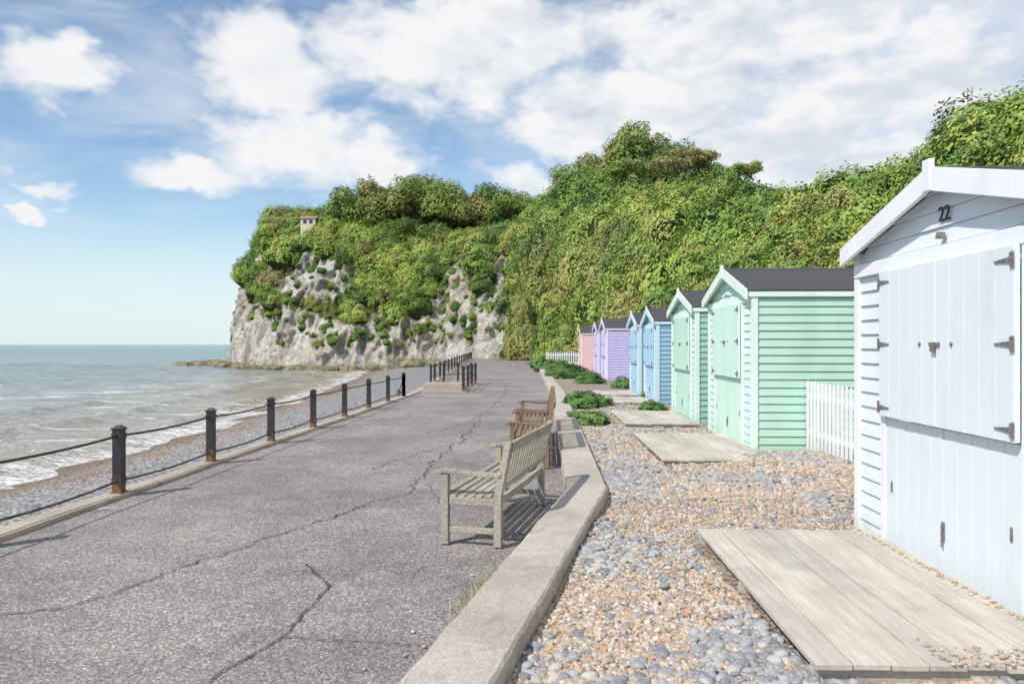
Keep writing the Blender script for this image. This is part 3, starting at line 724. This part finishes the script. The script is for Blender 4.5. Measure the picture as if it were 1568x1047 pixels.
rail_run('step_railing',[(-3.2,29.2,0),(-2.9,31.4,0),(-2.3,31.5,0),(-1.75,31.6,0)],h=.9,rails=(.82,.45),w=.04)
rail_run('promenade_railing',[(kerbX(Y)+.05,Y,.04) for Y in np.arange(33,86,3.2)],h=.8,rails=(.7,.35))

# ------------------------------------------------------------ benches
def bench(loc,rz,mat,L=1.78,h=.90):
    b=B(); lw=.065
    for y in (0,L-lw):
        b.box(-.50,-.50+lw,y,y+lw,0,.60)
        b.hexa((-.035,y,0),(.03,y,0),(.03,y+lw,0),(-.035,y+lw,0),(-.035,y,.42),(.03,y,.42),(.03,y+lw,.42),(-.035,y+lw,.42))
        b.hexa((-.035,y,.42),(.03,y,.42),(.03,y+lw,.42),(-.035,y+lw,.42),(.065,y,h),(.115,y,h),(.115,y+lw,h),(.065,y+lw,h))
        b.box(-.43,-.037,y+.012,y+lw-.012,.335,.40)
        b.box(-.43,-.037,y+.015,y+lw-.015,.10,.15)
        xs=[-.56,-.48,-.36,-.22,-.08,.03]; zt=[.615,.635,.632,.618,.612,.622]
        for i in range(5):
            b.hexa((xs[i],y-.012,zt[i]-.035),(xs[i+1],y-.012,zt[i+1]-.035),(xs[i+1],y+lw+.012,zt[i+1]-.035),(xs[i],y+lw+.012,zt[i]-.035),(xs[i],y-.012,zt[i]),(xs[i+1],y-.012,zt[i+1]),(xs[i+1],y+lw+.012,zt[i+1]),(xs[i],y+lw+.012,zt[i]))
    b.box(-.495,-.46,lw,L-lw,.33,.395)
    b.box(-.03,.01,lw,L-lw,.33,.395)
    for i in range(6):
        x=-.515+i*.078; dz=[.0,-.006,-.01,-.01,-.006,.0][i]; b.box(x,x+.062,.068 if i in(0,) else .02,L-(.068 if i==0 else .02),.402+dz,.424+dz)
    bx=lambda z:-.002+(z-.42)/(h-.42)*.10
    b.hexa((bx(h-.09),lw,h-.09),(bx(h-.09)+.035,lw,h-.09),(bx(h-.09)+.035,L-lw,h-.09),(bx(h-.09),L-lw,h-.09),(bx(h),lw,h),(bx(h)+.035,lw,h),(bx(h)+.035,L-lw,h),(bx(h),L-lw,h))
    b.hexa((bx(.47),lw,.47),(bx(.47)+.03,lw,.47),(bx(.47)+.03,L-lw,.47),(bx(.47),L-lw,.47),(bx(.53),lw,.53),(bx(.53)+.03,lw,.53),(bx(.53)+.03,L-lw,.53),(bx(.53),L-lw,.53))
    n=17; 
    for i in range(n):
        y=lw+.03+(L-2*lw-.06-.04)*i/(n-1); b.hexa((bx(.53)+.008,y,.531),(bx(.53)+.022,y,.531),(bx(.53)+.022,y+.04,.531),(bx(.53)+.008,y+.04,.531),(bx(h-.09)+.008,y,h-.091),(bx(h-.09)+.022,y,h-.091),(bx(h-.09)+.022,y+.04,h-.091),(bx(h-.09)+.008,y+.04,h-.091))
    o=b.obj('park_bench',[mat],None,bevel=.006); o.location=loc; o.rotation_euler=(0,0,rz); return o
bench((-.12,6.14,.01),-.25,M_grey,h=.88)
bench((.47,10.05,.01),-.05,M_brown); bench((.58,12.15,.01),-.05,M_brown)

# ------------------------------------------------------------ background bits
bm=bmesh.new()
for i in range(60):
    q=random.random(); x=-45-12*q+random.gauss(0,.5); y=121+6*q+random.gauss(0,1.2); s=random.uniform(.5,1.6)*(1-.4*q)
    m_=Matrix.Translation((x,y,-1.9))@Matrix.Diagonal((s*1.5,s*1.2,s*.7,1)); bmesh.ops.create_icosphere(bm,subdivisions=2,radius=1,matrix=m_)
for i in range(150):
    s_=random.uniform(1.0,4.4); P_,_,o=hill(s_,0); P_=P_-o*random.uniform(0,1.6); s=random.uniform(.25,.9); m_=Matrix.Translation((P_[0],P_[1],-1.7 if s_<3.7 else -1.0))@Matrix.Diagonal((s*1.4,s*1.2,s*.7,1)); bmesh.ops.create_icosphere(bm,subdivisions=2,radius=1,matrix=m_)
for v in bm.verts: v.co+=Vector((mn.noise(v.co*.9),mn.noise(v.co*.9+Vector((9,0,0))),mn.noise(v.co*.9+Vector((0,9,0)))))*.5
me=bpy.data.meshes.new('shore_rocks'); bm.to_mesh(me); bm.free(); me.materials.append(M_rock); link(bpy.data.objects.new('shore_rocks',me))
e=empty('clifftop_shelter',(-31.6,110.5,19.5)); b=B(); b.box(0,2.2,0,2,-1.5,1.0); b.obj('walls',[M_render],e); b=B(); b.ext([(-.2,1.0),(2.2,1.0),(1,1.45)],'x',-.2,2.4); b.obj('roof',[M_brick],e); b=B(); b.box(.4,.9,-.03,-.002,.2,.8); b.box(1.3,1.8,-.03,-.002,.2,.8); b.obj('windows',[M_glass],e)
b=B()
for i in range(14): b.box(-38.5+i*.8,-38.44+i*.8,113.5,113.56,20.4-.05*i,21.6-.05*i)
b.box(-38.5,-28,113.42,113.49,21.1,21.17); b.obj('clifftop_fence',[M_grey],None)
e=empty('hilltop_building',(24.9,40,12.35)); b=B(); b.box(0,1.7,0,1.2,-2,2.35); b.box(-.08,1.78,-.08,1.28,2.35,2.45); b.box(1.75,5,.1,1.2,-2,2.8); b.obj('walls',[M_render],e)
b=B(); b.box(.5,1.2,-.04,-.003,1.2,2.0); b.obj('windows',[M_glass],e)
b=B(); b.tube([(-.25,0,0),(-.25,0,3.2)],.025); b.tube([(.05,.1,2.4),(.05,.1,3.3)],.02); b.tube([(1.1,.3,2.4),(1.1,.3,3.1)],.02); b.obj('aerial_poles',[M_galv],e)
e=empty('hillside_landing',(5.9,38,.9)); b=B(); b.box(0,3.0,0,2.2,-.6,2.2); b.box(-.05,3.05,-.05,2.25,2.2,2.3); b.obj('brick_wall',[M_brick],e)
b=B()
for x in (0.1,1.0,1.95,2.9): b.tube([(x,.1,2.3),(x,.1,3.2)],.035)
for z in (2.75,3.2): b.tube([(.1,.1,z),(2.9,.1,z)],.03)
b.obj('handrail',[M_brown],e)
# ------------------------------------------------------------ light
el=math.radians(47); sd=Vector((-.62,-.56,0)).normalized(); sunv=Vector((sd.x*math.cos(el),sd.y*math.cos(el),math.sin(el)))
L=bpy.data.lights.new('sun','SUN'); L.energy=4.3; L.angle=math.radians(.8); L.color=(1,.945,.86)
so=bpy.data.objects.new('sun',L); so.rotation_euler=sunv.to_track_quat('Z','Y').to_euler(); link(so)
w=bpy.data.worlds.new('World'); scene.world=w; w.use_nodes=True; t=NT(w.node_tree)
bg=t.n['Background']; sky=t.new('ShaderNodeTexSky'); sky.sky_type='NISHITA'; sky.sun_disc=False; sky.sun_elevation=el; sky.sun_rotation=math.atan2(sunv.x,sunv.y); sky.air_density=1.0; sky.dust_density=.3; sky.ozone_density=1.6
t.l.new(t.mix(1,sky.outputs[0],(.92,1.02,1.03),'MULTIPLY'),bg.inputs[0]); bg.inputs[1].default_value=.15
D=t.new('ShaderNodeTexCoord').outputs['Generated']; sp=t.new('ShaderNodeSeparateXYZ'); t.put(sp.inputs[0],D)
az=t.math('MULTIPLY',t.math('ARCTAN2',sp.outputs[0],sp.outputs[1]),57.2958); elv=t.math('MULTIPLY',t.math('ARCSINE',sp.outputs[2]),57.2958)
cx=t.new('ShaderNodeCombineXYZ'); t.put(cx.inputs[0],az); t.put(cx.inputs[1],elv)
wn=t.new('ShaderNodeVectorMath',operation='SUBTRACT'); t.put(wn.inputs[0],t.noise(t.vscale(cx.outputs[0],(.7,1.1,1)),.16,4,.62,out=1)); wn.inputs[1].default_value=(.5,.5,.5)
ws=t.new('ShaderNodeVectorMath',operation='SCALE'); t.l.new(wn.outputs[0],ws.inputs[0]); ws.inputs['Scale'].default_value=8.5
wa=t.new('ShaderNodeVectorMath',operation='ADD'); t.l.new(cx.outputs[0],wa.inputs[0]); t.l.new(ws.outputs[0],wa.inputs[1]); C=wa.outputs[0]
blobs=[(-31.5,17.6,3.8,2.7,1),(-32.8,10.4,2.6,.9,.9),(-33.8,8.6,1.6,.6,.9),(-18,20.4,7,3.8,1),(-16.4,15,7.5,4,1),(-22.8,12.4,4.5,2.2,1),(-9.7,14.0,4.4,2.4,.9),(-4.2,22,15,4.4,1),(10.8,18.1,13,3.8,1),(17.9,22.5,19,4.5,.9),(26.6,17,14,5.5,.95),(15.6,13.8,13,3.8,1),(3.8,16.4,8,3,.9),(28,11,16,4,.85),(3,12.2,7,1.8,.8),(60,25,22,9,1),(-75,30,20,8,1),(140,25,40,9,1)]
acc=None
for (a_,e_,ra,re,wt) in blobs:
    s=t.new('ShaderNodeVectorMath',operation='SUBTRACT'); t.l.new(C,s.inputs[0]); s.inputs[1].default_value=(a_,e_,0)
    m_=t.new('ShaderNodeVectorMath',operation='MULTIPLY'); t.l.new(s.outputs[0],m_.inputs[0]); m_.inputs[1].default_value=(1/ra,1/re,0)
    ln=t.new('ShaderNodeVectorMath',operation='LENGTH'); t.l.new(m_.outputs[0],ln.inputs[0])
    v=t.mr(ln.outputs['Value'],1.4,.05,0,wt)
    acc=v if acc is None else t.math('MAXIMUM',acc,v)
fn=t.noise(t.vscale(cx.outputs[0],(.8,1.25,1)),.3,6,.58,.3); 
dens=t.math('ADD',acc,t.math('MULTIPLY',t.math('SUBTRACT',fn,.5),1.3))
mask=t.mr(dens,.06,.80)
veil=t.math('MULTIPLY',t.mr(t.noise(t.vscale(cx.outputs[0],(.35,1.0,1)),.2,4,.6,.5),.36,.74),.5)
mask=t.math('MAXIMUM',mask,t.math('MULTIPLY',veil,t.mr(elv,4,10)))
mask=t.math('MAXIMUM',mask,t.math('MULTIPLY',t.mr(az,-4,20),.68))
hz=t.mr(elv,12,-1,0,.85); 
mask=t.math('MAXIMUM',mask,hz)
shade=t.noise(t.vscale(cx.outputs[0],(.6,1.3,1)),.25,4,.6)
shf=t.math('MULTIPLY',t.mr(shade,.40,.66),t.mr(az,-14,14,.3,1.0))
cc=t.mix(shf,(.92,.93,.94),(.69,.745,.81))
cc=t.mix(t.mr(elv,9,0),cc,(.75,.87,.93))
bg2=t.new('ShaderNodeBackground'); t.put(bg2.inputs[0],cc); bg2.inputs[1].default_value=1.0
mx=t.new('ShaderNodeMixShader'); t.l.new(mask,mx.inputs[0]); t.l.new(bg.outputs[0],mx.inputs[1]); t.l.new(bg2.outputs[0],mx.inputs[2]); t.l.new(mx.outputs[0],t.n['World Output'].inputs[0])
# ------------------------------------------------------------ camera
cam=bpy.data.cameras.new('camera'); cam.lens=26; cam.sensor_width=36; cam.shift_y=.0022; cam.clip_end=20000; cam.clip_start=.05
cam.dof.use_dof=True; cam.dof.focus_distance=8.5; cam.dof.aperture_fstop=3.5
co=bpy.data.objects.new('camera',cam); co.location=(0,0,1.7); co.rotation_euler=(math.pi/2,0,0); link(co); scene.camera=co
scene.view_settings.view_transform='Standard'; scene.view_settings.look='None'; scene.view_settings.exposure=0
